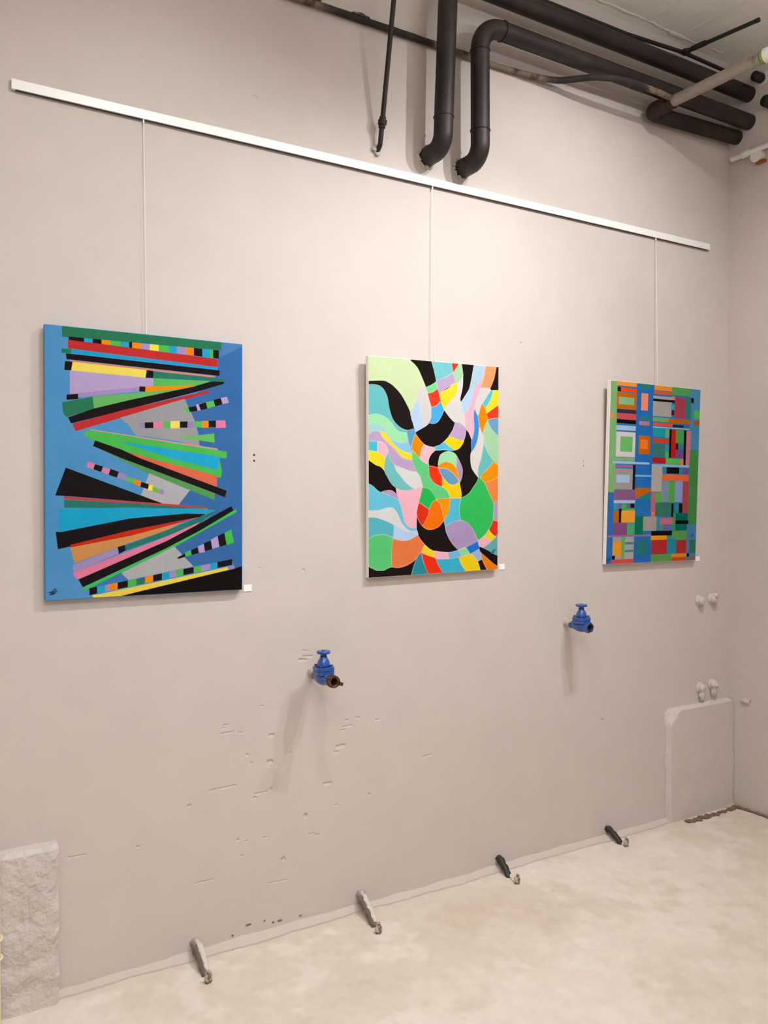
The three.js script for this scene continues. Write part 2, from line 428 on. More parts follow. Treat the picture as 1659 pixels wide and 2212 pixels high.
const mixc = (a, b, t) => [a[0] + (b[0] - a[0]) * t, a[1] + (b[1] - a[1]) * t, a[2] + (b[2] - a[2]) * t];
const smooth = (a, b, x) => { const t = Math.max(0, Math.min(1, (x - a) / (b - a))); return t * t * (3 - 2 * t); };
// uv in metres, by the direction a face looks
function metreUV(g, s = 1, ou = 0, ov = 0) {
  if (g.index) g = g.toNonIndexed();
  g.computeVertexNormals?.();
  const p = g.attributes.position, n = g.attributes.normal, uv = new Float32Array(p.count * 2);
  for (let i = 0; i < p.count; i++) {
    const ax = Math.abs(n.getX(i)), ay = Math.abs(n.getY(i)), az = Math.abs(n.getZ(i));
    const u = ax > ay && ax > az ? p.getZ(i) : p.getX(i), v = ay > ax && ay > az ? p.getZ(i) : p.getY(i);
    uv[i * 2] = (u - ou) * s; uv[i * 2 + 1] = (v - ov) * s;
  }
  g.setAttribute('uv', new THREE.BufferAttribute(uv, 2)); return g;
}
function slab(x0, x1, y0, y1, z0, z1) { const g = new THREE.BoxGeometry(x1 - x0, y1 - y0, z1 - z0); g.translate((x0 + x1) / 2, (y0 + y1) / 2, (z0 + z1) / 2); return g; }

// polyline with rounded bends
function bends(pts, rad, n = 10) {
  const out = [pts[0].clone()];
  for (let i = 1; i < pts.length - 1; i++) {
    const a = pts[i - 1], b = pts[i], c = pts[i + 1], da = a.clone().sub(b), dc = c.clone().sub(b), r = Math.min(rad, da.length() * .49, dc.length() * .49);
    const p = b.clone().addScaledVector(da.normalize(), r), q = b.clone().addScaledVector(dc.normalize(), r);
    const ang = Math.acos(THREE.MathUtils.clamp(da.dot(dc), -1, 1)), k = ang < 2.2 ? 0.94 : 1;
    for (let j = 0; j <= n; j++) { const t = j / n, u = 1 - t; // rational arc
      const w = Math.sin(ang / 2) * k + (1 - k), d = u * u + 2 * u * t * w + t * t;
      out.push(new THREE.Vector3().addScaledVector(p, u * u / d).addScaledVector(b, 2 * u * t * w / d).addScaledVector(q, t * t / d)); }
  }
  out.push(pts[pts.length - 1].clone()); return out;
}
function densify(pts, step) {
  const out = [pts[0]];
  for (let i = 1; i < pts.length; i++) { const n = Math.max(1, Math.ceil(pts[i].distanceTo(pts[i - 1]) / step)); for (let j = 1; j <= n; j++) out.push(pts[i - 1].clone().lerp(pts[i], j / n)); }
  return out;
}
// sweep a round (or squashed) section along points; radius may vary by station; closed ends
function sweep(pts, radius, sides = 20, rough = 0, flat = 1) {
  const P = [], N = [], U = [], I = []; let len = 0;
  let t0 = pts[1].clone().sub(pts[0]).normalize(), up = Math.abs(t0.y) < .9 ? V(0, 1, 0) : V(0, 0, 1);
  let nrm = up.clone().addScaledVector(t0, -up.dot(t0)).normalize();
  for (let i = 0; i < pts.length; i++) {
    const t = pts[Math.min(i + 1, pts.length - 1)].clone().sub(pts[Math.max(i - 1, 0)]).normalize();
    nrm.addScaledVector(t, -nrm.dot(t)).normalize(); const bin = new THREE.Vector3().crossVectors(t, nrm);
    if (i) len += pts[i].distanceTo(pts[i - 1]);
    const r = typeof radius === 'function' ? radius(len, i / (pts.length - 1)) : radius;
    for (let s = 0; s <= sides; s++) {
      const a = s / sides * Math.PI * 2, c = Math.cos(a), d = Math.sin(a), k = r * (1 + (rough && s < sides ? (rnd() - .5) * rough : 0));
      P.push(pts[i].x + (nrm.x * c * flat + bin.x * d) * k, pts[i].y + (nrm.y * c * flat + bin.y * d) * k, pts[i].z + (nrm.z * c * flat + bin.z * d) * k);
      U.push(s / sides * r * 6.28, len);
    }
    if (rough) { const k = i * (sides + 1) * 3; for (let j = 0; j < 3; j++) P[k + sides * 3 + j] = P[k + j]; }
  }
  const w = sides + 1;
  for (let i = 0; i < pts.length - 1; i++) for (let s = 0; s < sides; s++) { const a = i * w + s; I.push(a, a + w, a + 1, a + 1, a + w, a + w + 1); }
  for (const [i, flip] of [[0, 0], [pts.length - 1, 1]]) { const c = P.length / 3; P.push(pts[i].x, pts[i].y, pts[i].z); U.push(0, 0);
    for (let s = 0; s < sides; s++) flip ? I.push(c, i * w + s + 1, i * w + s) : I.push(c, i * w + s, i * w + s + 1); }
  const g = new THREE.BufferGeometry(); g.setAttribute('position', new THREE.Float32BufferAttribute(P, 3)); g.setAttribute('uv', new THREE.Float32BufferAttribute(U, 2)); g.setIndex(I); g.computeVertexNormals();
  // let the seam share its normal
  const n = g.attributes.normal; for (let i = 0; i < pts.length; i++) { const a = i * w, b = a + sides; const m = V(n.getX(a) + n.getX(b), n.getY(a) + n.getY(b), n.getZ(a) + n.getZ(b)).normalize(); n.setXYZ(a, m.x, m.y, m.z); n.setXYZ(b, m.x, m.y, m.z); }
  return g;
}
const rod = (a, b, r, sides = 16) => sweep([V(...a), V(...b)], r, sides);
function lathe(profile, seg = 28) { return new THREE.LatheGeometry(profile.map(([r, y]) => new THREE.Vector2(r, y)), seg); }
// a crumbly ring of broken plaster lying on the wall z = 0
function crumbRing(cx, cy, r0, r1, depth, n = 26, j = .35) {
  const gs = [];
  const P = [], I = [];
  for (let i = 0; i <= n; i++) { const a = (i % n) / n * Math.PI * 2, k = 1 + (Math.sin(a * 5 + cx * 40) * .5 + Math.sin(a * 11 + cy * 31)) * .5 * j;
    const ro = r0 + (r1 - r0) * Math.max(.25, k + (rnd() - .5) * .5), d = depth * (.3 + .9 * rnd());
    P.push(cx + Math.cos(a) * ro, cy + Math.sin(a) * ro, .0004, cx + Math.cos(a) * (r0 * .4 + ro * .6), cy + Math.sin(a) * (r0 * .4 + ro * .6), d, cx + Math.cos(a) * r0, cy + Math.sin(a) * r0, d * .4); }
  for (let i = 0; i < n; i++) for (let k = 0; k < 2; k++) { const a = i * 3 + k, b = a + 3; I.push(a, b, a + 1, a + 1, b, b + 1); }
  const g = new THREE.BufferGeometry(); g.setAttribute('position', new THREE.Float32BufferAttribute(P, 3)); g.setIndex(I); g.computeVertexNormals(); return g;
}
// lumpy blob: a sphere pushed about by a fixed set of waves
function lump(sx, sy, sz, amp = .2, ph = 0) {
  const g = new THREE.SphereGeometry(1, 16, 12), p = g.attributes.position;
  for (let i = 0; i < p.count; i++) { const x = p.getX(i), y = p.getY(i), z = p.getZ(i), k = 1 + amp * (Math.sin(x * 4 + ph) * Math.cos(y * 5 + ph * 2) + .5 * Math.sin(z * 9 + y * 7 + ph)); p.setXYZ(i, x * k * sx, y * k * sy, z * k * sz); }
  g.computeVertexNormals(); return g;
}

// ------------------------------------------------------------------ materials
const N512a = noiseField(512, 4, 6), N512b = noiseField(512, 32, 4, .7), N512c = noiseField(512, 8, 5, .6);
// painted plaster: warm greige emulsion, faint mottling and roller grain
const WALL_W = 3.4, WALL_H = 3.6, WALL_X = 0.2;
const wallMap = texture(512, (x, y, i) => { const t = (N512a[i] - .5) * 10 + (N512b[i] - .5) * 6; return [clamp8(203 + t), clamp8(192 + t * .97), clamp8(185 + t * .95)]; }, true);
const DENTS = [[1.014,0.728,0.023,0],[1.017,0.702,0.044,0],[1.063,0.696,0.014,0],[1.005,0.719,0.012,0],[1.173,0.672,0.02,1],[1.508,0.687,0.019,0],[1.462,0.684,0.016,0],[1.465,0.662,0.043,0],[1.448,0.651,0.022,0],[1.44,0.596,0.04,1],[1.421,0.577,0.019,0],[1.386,0.472,0.032,1],[1.086,0.618,0.009,1],[1.101,0.589,0.008,1],[1.168,0.583,0.017,2],[1.134,0.484,0.048,0],[1.114,0.471,0.01,1],[1.42,0.389,0.016,0],[1.302,0.375,0.011,2],[1.323,0.307,0.026,0],[1.343,0.3,0.021,0],[1.15,0.331,0.017,0],[1.08,0.332,0.014,0],[1.052,0.342,0.009,1],[1.066,0.288,0.014,0],[1.216,0.243,0.012,2],[0.887,0.486,0.012,1],[1.14,0.774,0.013,0],[1.002,0.524,0.092,0],[0.965,0.52,0.027,0],[1.243,0.602,0.006,1],[1.555,0.403,0.006,1],[1.17,0.49,0.006,1],[0.744,2.836,0.02,0],[1.124,2.804,0.023,1],[2.27,2.096,0.012,1],[2.72,0.516,0.015,1],[1.808,0.504,0.046,0],[0.723,0.389,0.011,1],[0.541,0.4,0.053,0],[1.296,1.224,0.007,1],[1.591,0.669,0.016,0],[1.133,1.237,0.01,0],[0.979,2.64,0.016,0],[1.638,2.778,0.012,1],[1.196,0.171,0.068,0],[0.936,0.232,0.062,0],[1.29,0.915,0.03,1],[1.31,0.925,0.04,0],[1.30,0.945,0.02,0]];
const wallBump = (() => {
  const S = 2048, b = new Float32Array(S * S), f = noiseField(1024, 32, 4, .6), lf = noiseField(1024, 3, 4, .55);
  for (let y = 0; y < S; y++) for (let x = 0; x < S; x++) { const i = (y >> 1) * 1024 + (x >> 1); b[y * S + x] = 178 + (f[i] - .5) * 9 + (lf[i] - .5) * 44; }
  for (const [x, y, l, k] of DENTS) {
    const cx = (x - WALL_X) / WALL_W * S, cy = y / WALL_H * S, hl = l / 2 / WALL_W * S, th = (k === 0 ? .0022 : k === 1 ? .0042 : .006) / WALL_H * S, depth = [45, 80, 150][k], slope = Math.sin(x * 57) * .05;
    for (let yy = Math.floor(cy - th * 3 - 6); yy <= cy + th * 3 + 6; yy++) for (let xx = Math.floor(cx - hl - 4); xx <= cx + hl + 4; xx++) {
      const dx = Math.max(0, Math.abs(xx - cx) - hl + th), dy = (yy - cy) - (xx - cx) * slope + (N512b[((yy * 3) & 511) * 512 + ((xx * 7) & 511)] - .5) * th * 1.6, d = Math.hypot(dx * .8, dy) / th;
      const q = ((yy % S + S) % S) * S + ((xx % S + S) % S); if (d < 1.8) b[q] = Math.max(0, Math.min(b[q], 178 - depth * (1 - smooth(.5, 1.5, d)) ));
    }
  }
  return texture(S, (x, y, i) => { const v = clamp8(b[i]); return [v, v, v]; });
})();
const wallMat = new THREE.MeshStandardMaterial({ map: wallMap, roughness: .82, bumpMap: wallBump, bumpScale: .007 });
const plainWallMat = new THREE.MeshStandardMaterial({ map: wallMap, roughness: .85 });
const chipBump = texture(512, (x, y, i) => { const v = clamp8(120 + (N512c[i] - .5) * 260); return [v, v, v]; });
const fineChip = chipBump.clone(); fineChip.repeat.set(4, 4); fineChip.needsUpdate = true;
const roughPlaster = new THREE.MeshStandardMaterial({ map: wallMap, roughness: .9, bumpMap: fineChip, bumpScale: .012 });
const boxPlaster = new THREE.MeshStandardMaterial({ map: wallMap, roughness: .9, bumpMap: fineChip, bumpScale: .002 });
const ceilMap = texture(512, (x, y, i) => { const t = (N512a[i] - .5) * 26 + (N512b[i] - .5) * 14; return [clamp8(228 + t), clamp8(222 + t), clamp8(213 + t)]; }, true);
const ceilMat = new THREE.MeshStandardMaterial({ map: ceilMap, roughness: .9, bumpMap: chipBump, bumpScale: .004 });
const ridgeMat = new THREE.MeshStandardMaterial({ color: 0xd8d4cc, roughness: .9 });
// bare screed with pale trowel patches and tan stains
const floorMap = texture(1024, (() => { const a = noiseField(1024, 3, 5, .55), b = noiseField(1024, 10, 5, .6), c = noiseField(1024, 64, 3, .7); return (x, y, i) => {
  let col = mixc([210, 197, 182], [220, 209, 197], smooth(.38, .62, a[i])); col = mixc(col, [199, 183, 163], smooth(.56, .74, b[i]) * .5); col = mixc(col, [228, 220, 210], smooth(.58, .72, 1 - b[i]) * .55);
  const g = (c[i] - .5) * 16; return [clamp8(col[0] + g), clamp8(col[1] + g), clamp8(col[2] + g)]; }; })(), true);
const floorBump = texture(512, (x, y, i) => { const v = clamp8(128 + (N512b[i] - .5) * 90 + (N512a[i] - .5) * 60); return [v, v, v]; });
const floorMat = new THREE.MeshStandardMaterial({ map: floorMap, roughness: .62, bumpMap: floorBump, bumpScale: .003 });
const filletMat = new THREE.MeshStandardMaterial({ color: 0xc6bab1, roughness: .9, bumpMap: chipBump, bumpScale: .003 });
// old bitumen-painted iron: almost black brown, dusty and rust-flecked
const ironMap = texture(512, (x, y, i) => { let c = mixc([29, 21, 20], [42, 32, 29], smooth(.35, .7, N512c[i])); c = mixc(c, [78, 58, 46], smooth(.64, .8, N512a[i]) * .5); const g = (N512b[i] - .5) * 16; return c.map((v) => clamp8(v + g)); }, true);
const ironMat = new THREE.MeshStandardMaterial({ map: ironMap, roughness: .55, metalness: .15, bumpMap: chipBump, bumpScale: .0012 });
const dustyIronMap = texture(512, (x, y, i) => { let c = mixc([38, 30, 26], [122, 103, 85], smooth(.44, .64, N512c[i])); const g = (N512b[i] - .5) * 24; return c.map((v) => clamp8(v + g)); }, true);
const dustyIron = new THREE.MeshStandardMaterial({ map: dustyIronMap, roughness: .8, bumpMap: chipBump, bumpScale: .003 });
const rustMap = texture(512, (x, y, i) => { let c = mixc([26, 15, 12], [46, 27, 19], smooth(.4, .65, N512c[i])); return c.map((v) => clamp8(v + (N512b[i] - .5) * 20)); }, true);
const rustMat = new THREE.MeshStandardMaterial({ map: rustMap, roughness: .85, bumpMap: chipBump, bumpScale: .003 });
const greyPipeMap = texture(512, (x, y, i) => { let c = mixc([124, 112, 98], [150, 139, 125], N512a[i]); c = mixc(c, [78, 60, 46], smooth(.52, .7, N512c[i]) * .7); return c.map((v) => clamp8(v + (N512b[i] - .5) * 14)); }, true);
const greyPipe = new THREE.MeshStandardMaterial({ map: greyPipeMap, roughness: .6 });
const whiteLacquer = new THREE.MeshStandardMaterial({ color: 0xf4f2ef, roughness: .38 });
const whitePlastic = new THREE.MeshStandardMaterial({ color: 0xe6e2dc, roughness: .45 });
const wireMat = new THREE.MeshStandardMaterial({ color: 0xf0ece6, roughness: .35 });
const cardMat = new THREE.MeshStandardMaterial({ color: 0xf6f4f1, roughness: .8 });
const cottonMat = new THREE.MeshStandardMaterial({ color: 0xeeeae3, roughness: .9 });
const blueEdge = new THREE.MeshStandardMaterial({ color: 0x4f93cc, roughness: .7 });
const tapBlue = new THREE.MeshPhysicalMaterial({ color: 0x1d4f9f, roughness: .32, clearcoat: .6, clearcoatRoughness: .2 });
const boltMat = new THREE.MeshStandardMaterial({ color: 0x43567c, roughness: .45, metalness: .2 });
const brassMap = texture(512, (x, y, i) => { let c = mixc([72, 46, 28], [128, 92, 58], smooth(.35, .7, N512c[i])); return c.map((v) => clamp8(v + (N512b[i] - .5) * 22)); }, true);
const brassMat = new THREE.MeshStandardMaterial({ map: brassMap, roughness: .5, metalness: .6 });
const brassLining = new THREE.MeshStandardMaterial({ map: brassMap, roughness: .75, metalness: .3, side: THREE.DoubleSide });
const gunMetal = new THREE.MeshStandardMaterial({ color: 0x3a3834, roughness: .55, metalness: .5 });
const blackCable = new THREE.MeshStandardMaterial({ color: 0x15110f, roughness: .6 });
const crumbMat = new THREE.MeshStandardMaterial({ color: 0xcfc6ba, roughness: .95 });
const dirtMap = texture(512, (x, y, i) => { const c = mixc([108, 82, 66], [150, 124, 104], N512c[i]); return c.map((v) => clamp8(v + (N512b[i] - .5) * 30)); }, true);
const dirtMat = new THREE.MeshStandardMaterial({ map: dirtMap, color: 0xffffff, roughness: .95 });
const steelStub = new THREE.MeshStandardMaterial({ map: dustyIronMap, roughness: .75, metalness: .2 });
const beigePaint = new THREE.MeshStandardMaterial({ color: 0xe2d2b4, roughness: .5 });
const greenBand = new THREE.MeshStandardMaterial({ color: 0x6f9a3c, roughness: .6 });
const copperRust = new THREE.MeshStandardMaterial({ color: 0x9a5a26, roughness: .6, metalness: .3 });
const beigeStub = new THREE.MeshStandardMaterial({ color: 0xb9aca2, roughness: .7, bumpMap: chipBump, bumpScale: .002 });
const wallCrumb = new THREE.MeshStandardMaterial({ color: 0xc8bcb3, roughness: .9 });
const beigePaintWall = new THREE.MeshStandardMaterial({ map: wallMap, roughness: .8 });
const plasteredMap = texture(512, (x, y, i) => { const c = mixc([112, 98, 88], [196, 184, 172], smooth(.35, .6, N512c[i])); return c.map((v) => clamp8(v + (N512b[i] - .5) * 30)); }, true);
const plasteredSteel = new THREE.MeshStandardMaterial({ map: plasteredMap, roughness: .9, bumpMap: chipBump, bumpScale: .004 });
const rustDust = new THREE.MeshStandardMaterial({ color: 0x8a6a58, roughness: .9 });
const trackMat = new THREE.MeshStandardMaterial({ color: 0xdcdcdc, roughness: .4 });

// ------------------------------------------------------------------ room shell
{
  const { x0, x1, z1, h } = ROOM;
  const wb = metreUV(slab(x0 - .2, x1 + .2, -.2, h + .2, -.2, 0)); const uv = wb.attributes.uv; for (let i = 0; i < uv.count; i++) uv.setXY(i, (uv.getX(i) - WALL_X) / WALL_W, uv.getY(i) / WALL_H);
  structure('wall_back', wb, wallMat, 'long greige plaster wall with dents carrying the three paintings', 'wall');
  const chips = scene.getObjectByName('wall_back'); // rusty flecks where paint has flaked off above the fillet
  [[1.09, .053, 9], [1.147, .052, 3], [1.178, .038, 4], [1.204, .038, 8], [1.28, .035, 5], [1.033, .032, 3]].forEach(([x, y, s], k) => mesh('flaked_paint', lump(.0011 * s, .0032, .0012, .35, k * 2).translate(x, y, .0004), rustDust, chips));
  structure('wall_right', metreUV(slab(x1, x1 + .2, -.2, h + .2, 0, z1 + .2), .3), plainWallMat, 'greige side wall meeting the picture wall at the corner', 'wall');
  structure('wall_left', metreUV(slab(x0 - .2, x0, -.2, h + .2, 0, z1 + .2), .3), plainWallMat, 'greige side wall across the room from the corner', 'wall');
  structure('wall_front', metreUV(slab(x0, x1, -.2, h + .2, z1, z1 + .2), .3), plainWallMat, 'greige wall facing the picture wall across the room', 'wall');
  structure('floor', metreUV(slab(x0, x1, -.2, 0, 0, z1), .42, .1, .2), floorMat, 'bare pale screed floor with tan stains and trowel patches', 'floor');
  const ceil = structure('ceiling', metreUV(slab(x0, x1, h, h + .2, 0, z1), .5), ceilMat, 'rough concrete ceiling with pale mortar ridges between shuttering boards', 'ceiling');
  // mortar ridges left between the shuttering boards
  const ridge = (pts, w) => { const p = densify(pts.map(([x, z]) => V(x, h - .001, z)), .035).map((q, i) => V(q.x + (rnd() - .5) * .008, q.y, q.z + (rnd() - .5) * .008)); mesh('mortar_ridge', sweep(p, () => w * (.6 + rnd() * .8), 8, .4, .5), ridgeMat, ceil); };
  ridge([[1.5, .05], [2.3, .052], [2.947, .054], [3.16, .04], [3.3, .045]], .006);
  ridge([[3.1, .045], [3.2, .04]], .011);
  ridge([[2.944, .06], [2.951, .24], [2.96, .9]], .0045);
  ridge([[3.17, .08], [3.174, .2], [3.18, .5]], .005); ridge([[3.36, .045], [3.46, .046]], .005); ridge([[3.38, .12], [3.42, .22]], .004);
  for (let k = 0; k < 3; k++) ridge([[1.6 - k * .5, .06], [1.61 - k * .5, .9]], .0045);
}
{ // mortar fillet along the foot of the picture wall
  const P = [], I = []; let n = 0; const x0 = .2, x1 = 3.565, step = .02, N = Math.round((x1 - x0) / step);
  for (let i = 0; i <= N; i++) { const x = x0 + (x1 - x0) * i / N, w = .030 + .005 * Math.sin(x * 7.3) + .003 * Math.sin(x * 23 + 1) + (rnd() - .5) * .005, hh = .019 + .003 * Math.sin(x * 5.1 + 2) + .002 * Math.sin(x * 31) + (rnd() - .5) * .003;
    P.push(x, hh, -.002, x, hh + .001, .005, x, hh * .6, w * .7, x, .006, w, x, -.003, w + .001); }
  for (let i = 0; i < N; i++) for (let k = 0; k < 4; k++) { const a = i * 5 + k, b = a + 5; I.push(a, a + 1, b, b, a + 1, b + 1); }
  const g = new THREE.BufferGeometry(); g.setAttribute('position', new THREE.Float32BufferAttribute(P, 3)); g.setIndex(I); g.computeVertexNormals();
  const fg = metreUV(g, .8); structure('baseboard_back', fg, filletMat, 'uneven pale mortar fillet along the foot of the picture wall', 'skirting');
}
// boxed-out plaster lumps at the foot of the wall, edges chipped
function plasterBox(name, x0, x1, y1, d, label, chip, amp) {
  const g = new THREE.BoxGeometry(x1 - x0, y1, d, Math.round((x1 - x0) / .012), Math.round(y1 / .012), 4), p = g.attributes.position;
  g.translate((x0 + x1) / 2, y1 / 2, d / 2);
  const nz = (N, u, v) => N[((Math.floor(v * 512) % 512 + 512) % 512) * 512 + ((Math.floor(u * 512) % 512 + 512) % 512)] * 2 - 1;
  const sh = (x, y, z) => nz(N512c, x * 2.2 + z * .5, y * 2.2) * 1.7 + nz(N512b, x * .5, y * .5 + z) * .4;
  for (let i = 0; i < p.count; i++) { let x = p.getX(i), y = p.getY(i), z = p.getZ(i); if (z < .001) { p.setZ(i, -.004); continue; }
    if (chip) { const dx = chip.right ? x1 - x : x - x0, dy = y1 - y; if (chip.corner) { const far = dx * 1.1 + dy + sh(x * 3, y * 3, 0) * .012; z -= Math.max(0, .085 - far) * .75; z = Math.max(z, .006); } const edge = Math.hypot(Math.max(0, .02 - dx), Math.max(0, .02 - dy)) / .02; z -= Math.min(z * .8, Math.max(0, edge - .4) * chip.size * (1 + .5 * sh(x * 2, y * 2, 0))); }
    const k = sh(x, y, z); x += (Math.abs(x - x0) < .002 || Math.abs(x - x1) < .002) ? k * .003 : 0; y += Math.abs(y - y1) < .002 ? k * .003 : 0; z += k * amp;
    p.setXYZ(i, x, y, z); }
  return structure(name, metreUV(g, .6), chip.corner ? boxPlaster : roughPlaster, label, 'plaster block');
}
plasterBox('trim_1', .1, .482, .462, .05, 'rough lumpy plaster boxing with a pale worn top at the wall foot, behind a cream pipe', { right: true, size: .02 }, .0052);
plasterBox('trim_2', 3.116, 3.566, .515, .03, 'plaster boxing with a chipped upper corner filling the room corner at floor level', { size: .045, corner: true }, .0012);
{ // dirt and crumbs gathered in the corner at the foot of the side wall
  const gs = []; for (let i = 0; i < 60; i++) { const t = i / 59, onRight = t > .3, g = lump(.004 + rnd() * .009, .002 + rnd() * .003, .006 + rnd() * .014, .4, i);
    if (onRight) g.translate(3.562 - rnd() * .012, .004, .05 + (t - .3) * .62 + rnd() * .02); else g.translate(3.2 + t / .3 * .36, .004, .06 + rnd() * .012); gs.push(g); }
  tag(mesh('floor_dirt', mergeGeometries(gs), dirtMat), 'brown dirt and rust crumbs gathered in the room corner on the floor', 'dirt', null, 'stuff');
}

// ------------------------------------------------------------------ picture rail and wires
{
  const t = thing('picture_rail', [1.895, 2.656, 0], 'long white lacquered hanging rail fixed across the plaster wall', 'picture rail');
  mesh('rail', new RoundedBoxGeometry(3.036, .029, .011, 2, .0015).translate(0, 0, .0075), whiteLacquer, t);
  mesh('rail_groove', slab(-1.51, 1.51, -.0165, -.0135, .0035, .0105), gunMetal, t);
  for (const sx of [-1, 1]) mesh('end_cap', new RoundedBoxGeometry(.004, .0292, .0112, 2, .001).translate(sx * 1.519, 0, .0075), whiteLacquer, t);
}

// ------------------------------------------------------------------ paintings
const ART_W = 1200, ART_H = 1600, AK = ART_W / 600;
function weave(ctx) { // faint brush and weave grain over the paint
  const id = ctx.getImageData(0, 0, ART_W, ART_H), d = id.data;
  for (let y = 0; y < ART_H; y++) for (let x = 0; x < ART_W; x++) { const k = (y * ART_W + x) * 4, g = (N512b[(y & 511) * 512 + (x & 511)] - .5) * 9 + (N512c[((y >> 1) & 511) * 512 + ((x >> 1) & 511)] - .5) * 10; d[k] = clamp8(d[k] + g); d[k + 1] = clamp8(d[k + 1] + g); d[k + 2] = clamp8(d[k + 2] + g); }
  ctx.putImageData(id, 0, 0);
}
function shapePath(ctx, a, curved) {
  const n = a.length / 2, P = []; for (let i = 0; i < n; i++) P.push([a[i * 2] * AK, a[i * 2 + 1] * AK]);
  const corner = P.map((p, i) => { const q = P[(i + n - 1) % n], r = P[(i + 1) % n], ax = p[0] - q[0], ay = p[1] - q[1], bx = r[0] - p[0], by = r[1] - p[1]; const c = (ax * bx + ay * by) / (Math.hypot(ax, ay) * Math.hypot(bx, by) + 1e-9); return !curved || c < .62; });
  ctx.beginPath(); ctx.moveTo(...P[0]);
  for (let i = 0; i < n; i++) { const p0 = P[(i + n - 1) % n], p1 = P[i], p2 = P[(i + 1) % n], p3 = P[(i + 2) % n];
    const c1 = corner[i] ? p1 : [p1[0] + (p2[0] - p0[0]) / 6, p1[1] + (p2[1] - p0[1]) / 6], c2 = corner[(i + 1) % n] ? p2 : [p2[0] - (p3[0] - p1[0]) / 6, p2[1] - (p3[1] - p1[1]) / 6];
    ctx.bezierCurveTo(c1[0], c1[1], c2[0], c2[1], p2[0], p2[1]); }
  ctx.closePath();
}
function signature(ctx, x, y, col) { ctx.strokeStyle = col; ctx.lineWidth = 2.4; ctx.beginPath(); for (let i = 0; i < 22; i++) { const px = (x + (i % 2 ? 1 : -1) * (4 + rnd() * 4) + (i - 11) * .7) * AK, py = (y + (i - 11) * -.5 + (rnd() - .5) * 14) * AK; i ? ctx.lineTo(px, py) : ctx.moveTo(px, py); } ctx.stroke(); }
function artTexture(draw) {
  const c = document.createElement('canvas'); c.width = ART_W; c.height = ART_H; const ctx = c.getContext('2d'); draw(ctx); weave(ctx);
  const t = new THREE.CanvasTexture(c); t.colorSpace = THREE.SRGBColorSpace; return t;
}
const isDark = (h) => parseInt(h.slice(1, 3), 16) < 50 && parseInt(h.slice(3, 5), 16) < 40 && parseInt(h.slice(5, 7), 16) < 50;
const fanArt = artTexture((ctx) => {
  ctx.fillStyle = '#549ad2'; ctx.fillRect(0, 0, ART_W, ART_H);
  for (const [c, a] of FAN_SHAPES) { shapePath(ctx, a, false); ctx.fillStyle = c; ctx.fill(); ctx.strokeStyle = c; ctx.lineWidth = 1.6; ctx.lineJoin = 'round'; ctx.stroke(); }
  signature(ctx, 21, 778, '#16304f');
});
const curveArt = artTexture((ctx) => {
  ctx.fillStyle = '#1a1110'; ctx.fillRect(0, 0, ART_W, ART_H);
  for (const [c, a] of CURVE_SHAPES) if (!isDark(c)) { shapePath(ctx, a, true); ctx.lineJoin = 'round'; ctx.strokeStyle = c; ctx.lineWidth = 9; ctx.stroke(); }
  for (const [c, a] of CURVE_SHAPES) { shapePath(ctx, a, true); ctx.fillStyle = c; ctx.fill(); ctx.lineJoin = 'round'; ctx.strokeStyle = isDark(c) ? c : 'rgba(244,226,212,.5)'; ctx.lineWidth = isDark(c) ? 2 : 4; ctx.stroke(); }
  signature(ctx, 579, 730, '#24506a');
});
const blockArt = artTexture((ctx) => {
  ctx.fillStyle = '#2f78bb'; ctx.fillRect(0, 0, ART_W, ART_H);
  for (const [c, [x0, y0, x1, y1]] of BLOCK_SHAPES) { ctx.fillStyle = c; ctx.fillRect(x0 * AK, y0 * AK, (x1 - x0) * AK, (y1 - y0) * AK); }
  for (const [c, a] of BLOCK_WEDGES) { shapePath(ctx, a, false); ctx.fillStyle = c; ctx.fill(); }
  signature(ctx, 17, 780, '#1d3f78'); signature(ctx, 574, 682, '#2f5f80');
});
function painting(art, [cx, cy], w, h, lean, roll, edge, label) {
  const t = thing('painting', [cx, cy - h / 2, 0], label, 'painting');
  t.rotation.set(lean, 0, roll, 'XYZ');
  mesh('stretched_canvas', new RoundedBoxGeometry(w, h, .0195, 3, .0018).translate(0, h / 2, .0115), edge, t);
  const face = new THREE.PlaneGeometry(w - .003, h - .003); face.translate(0, h / 2, .0218);
  mesh('painted_face', face, new THREE.MeshPhysicalMaterial({ map: art, color: 0xe4e4e4, roughness: .85, specularIntensity: .2 }), t);
  for (const s of [-1, 1]) mesh('stretcher_bar', slab(s * (w / 2 - .022) - .018, s * (w / 2 - .022) + .018, .01, h - .01, .0005, .003), new THREE.MeshStandardMaterial({ color: 0xc2a272, roughness: .8 }), t);
  mesh('hanging_hook', rod([0, h - .012, .002], [0, h + .004, .002], .0022, 8), gunMetal, t);
  return t;
}
const PICT = [[.7593, 1.5743, .6103, .8037, .0073, -.0023], [1.8372, 1.5865, .5886, .791, .0271, .0121], [3.0112, 1.5829, .5794, .7885, .0347, -.0038]];
painting(fanArt, PICT[0].slice(0, 2), ...PICT[0].slice(2), blueEdge, 'canvas painting of striped fan wedges on a two-tone blue ground');
painting(curveArt, PICT[1].slice(0, 2), ...PICT[1].slice(2), cottonMat, 'canvas painting of flowing curved cells in bright colours and black');
painting(blockArt, PICT[2].slice(0, 2), ...PICT[2].slice(2), cottonMat, 'canvas painting of many small coloured rectangles with blue and green bands');
const wireWords = ['above the blue fan-striped painting', 'above the curving multicoloured painting', 'above the painting of coloured rectangles'];
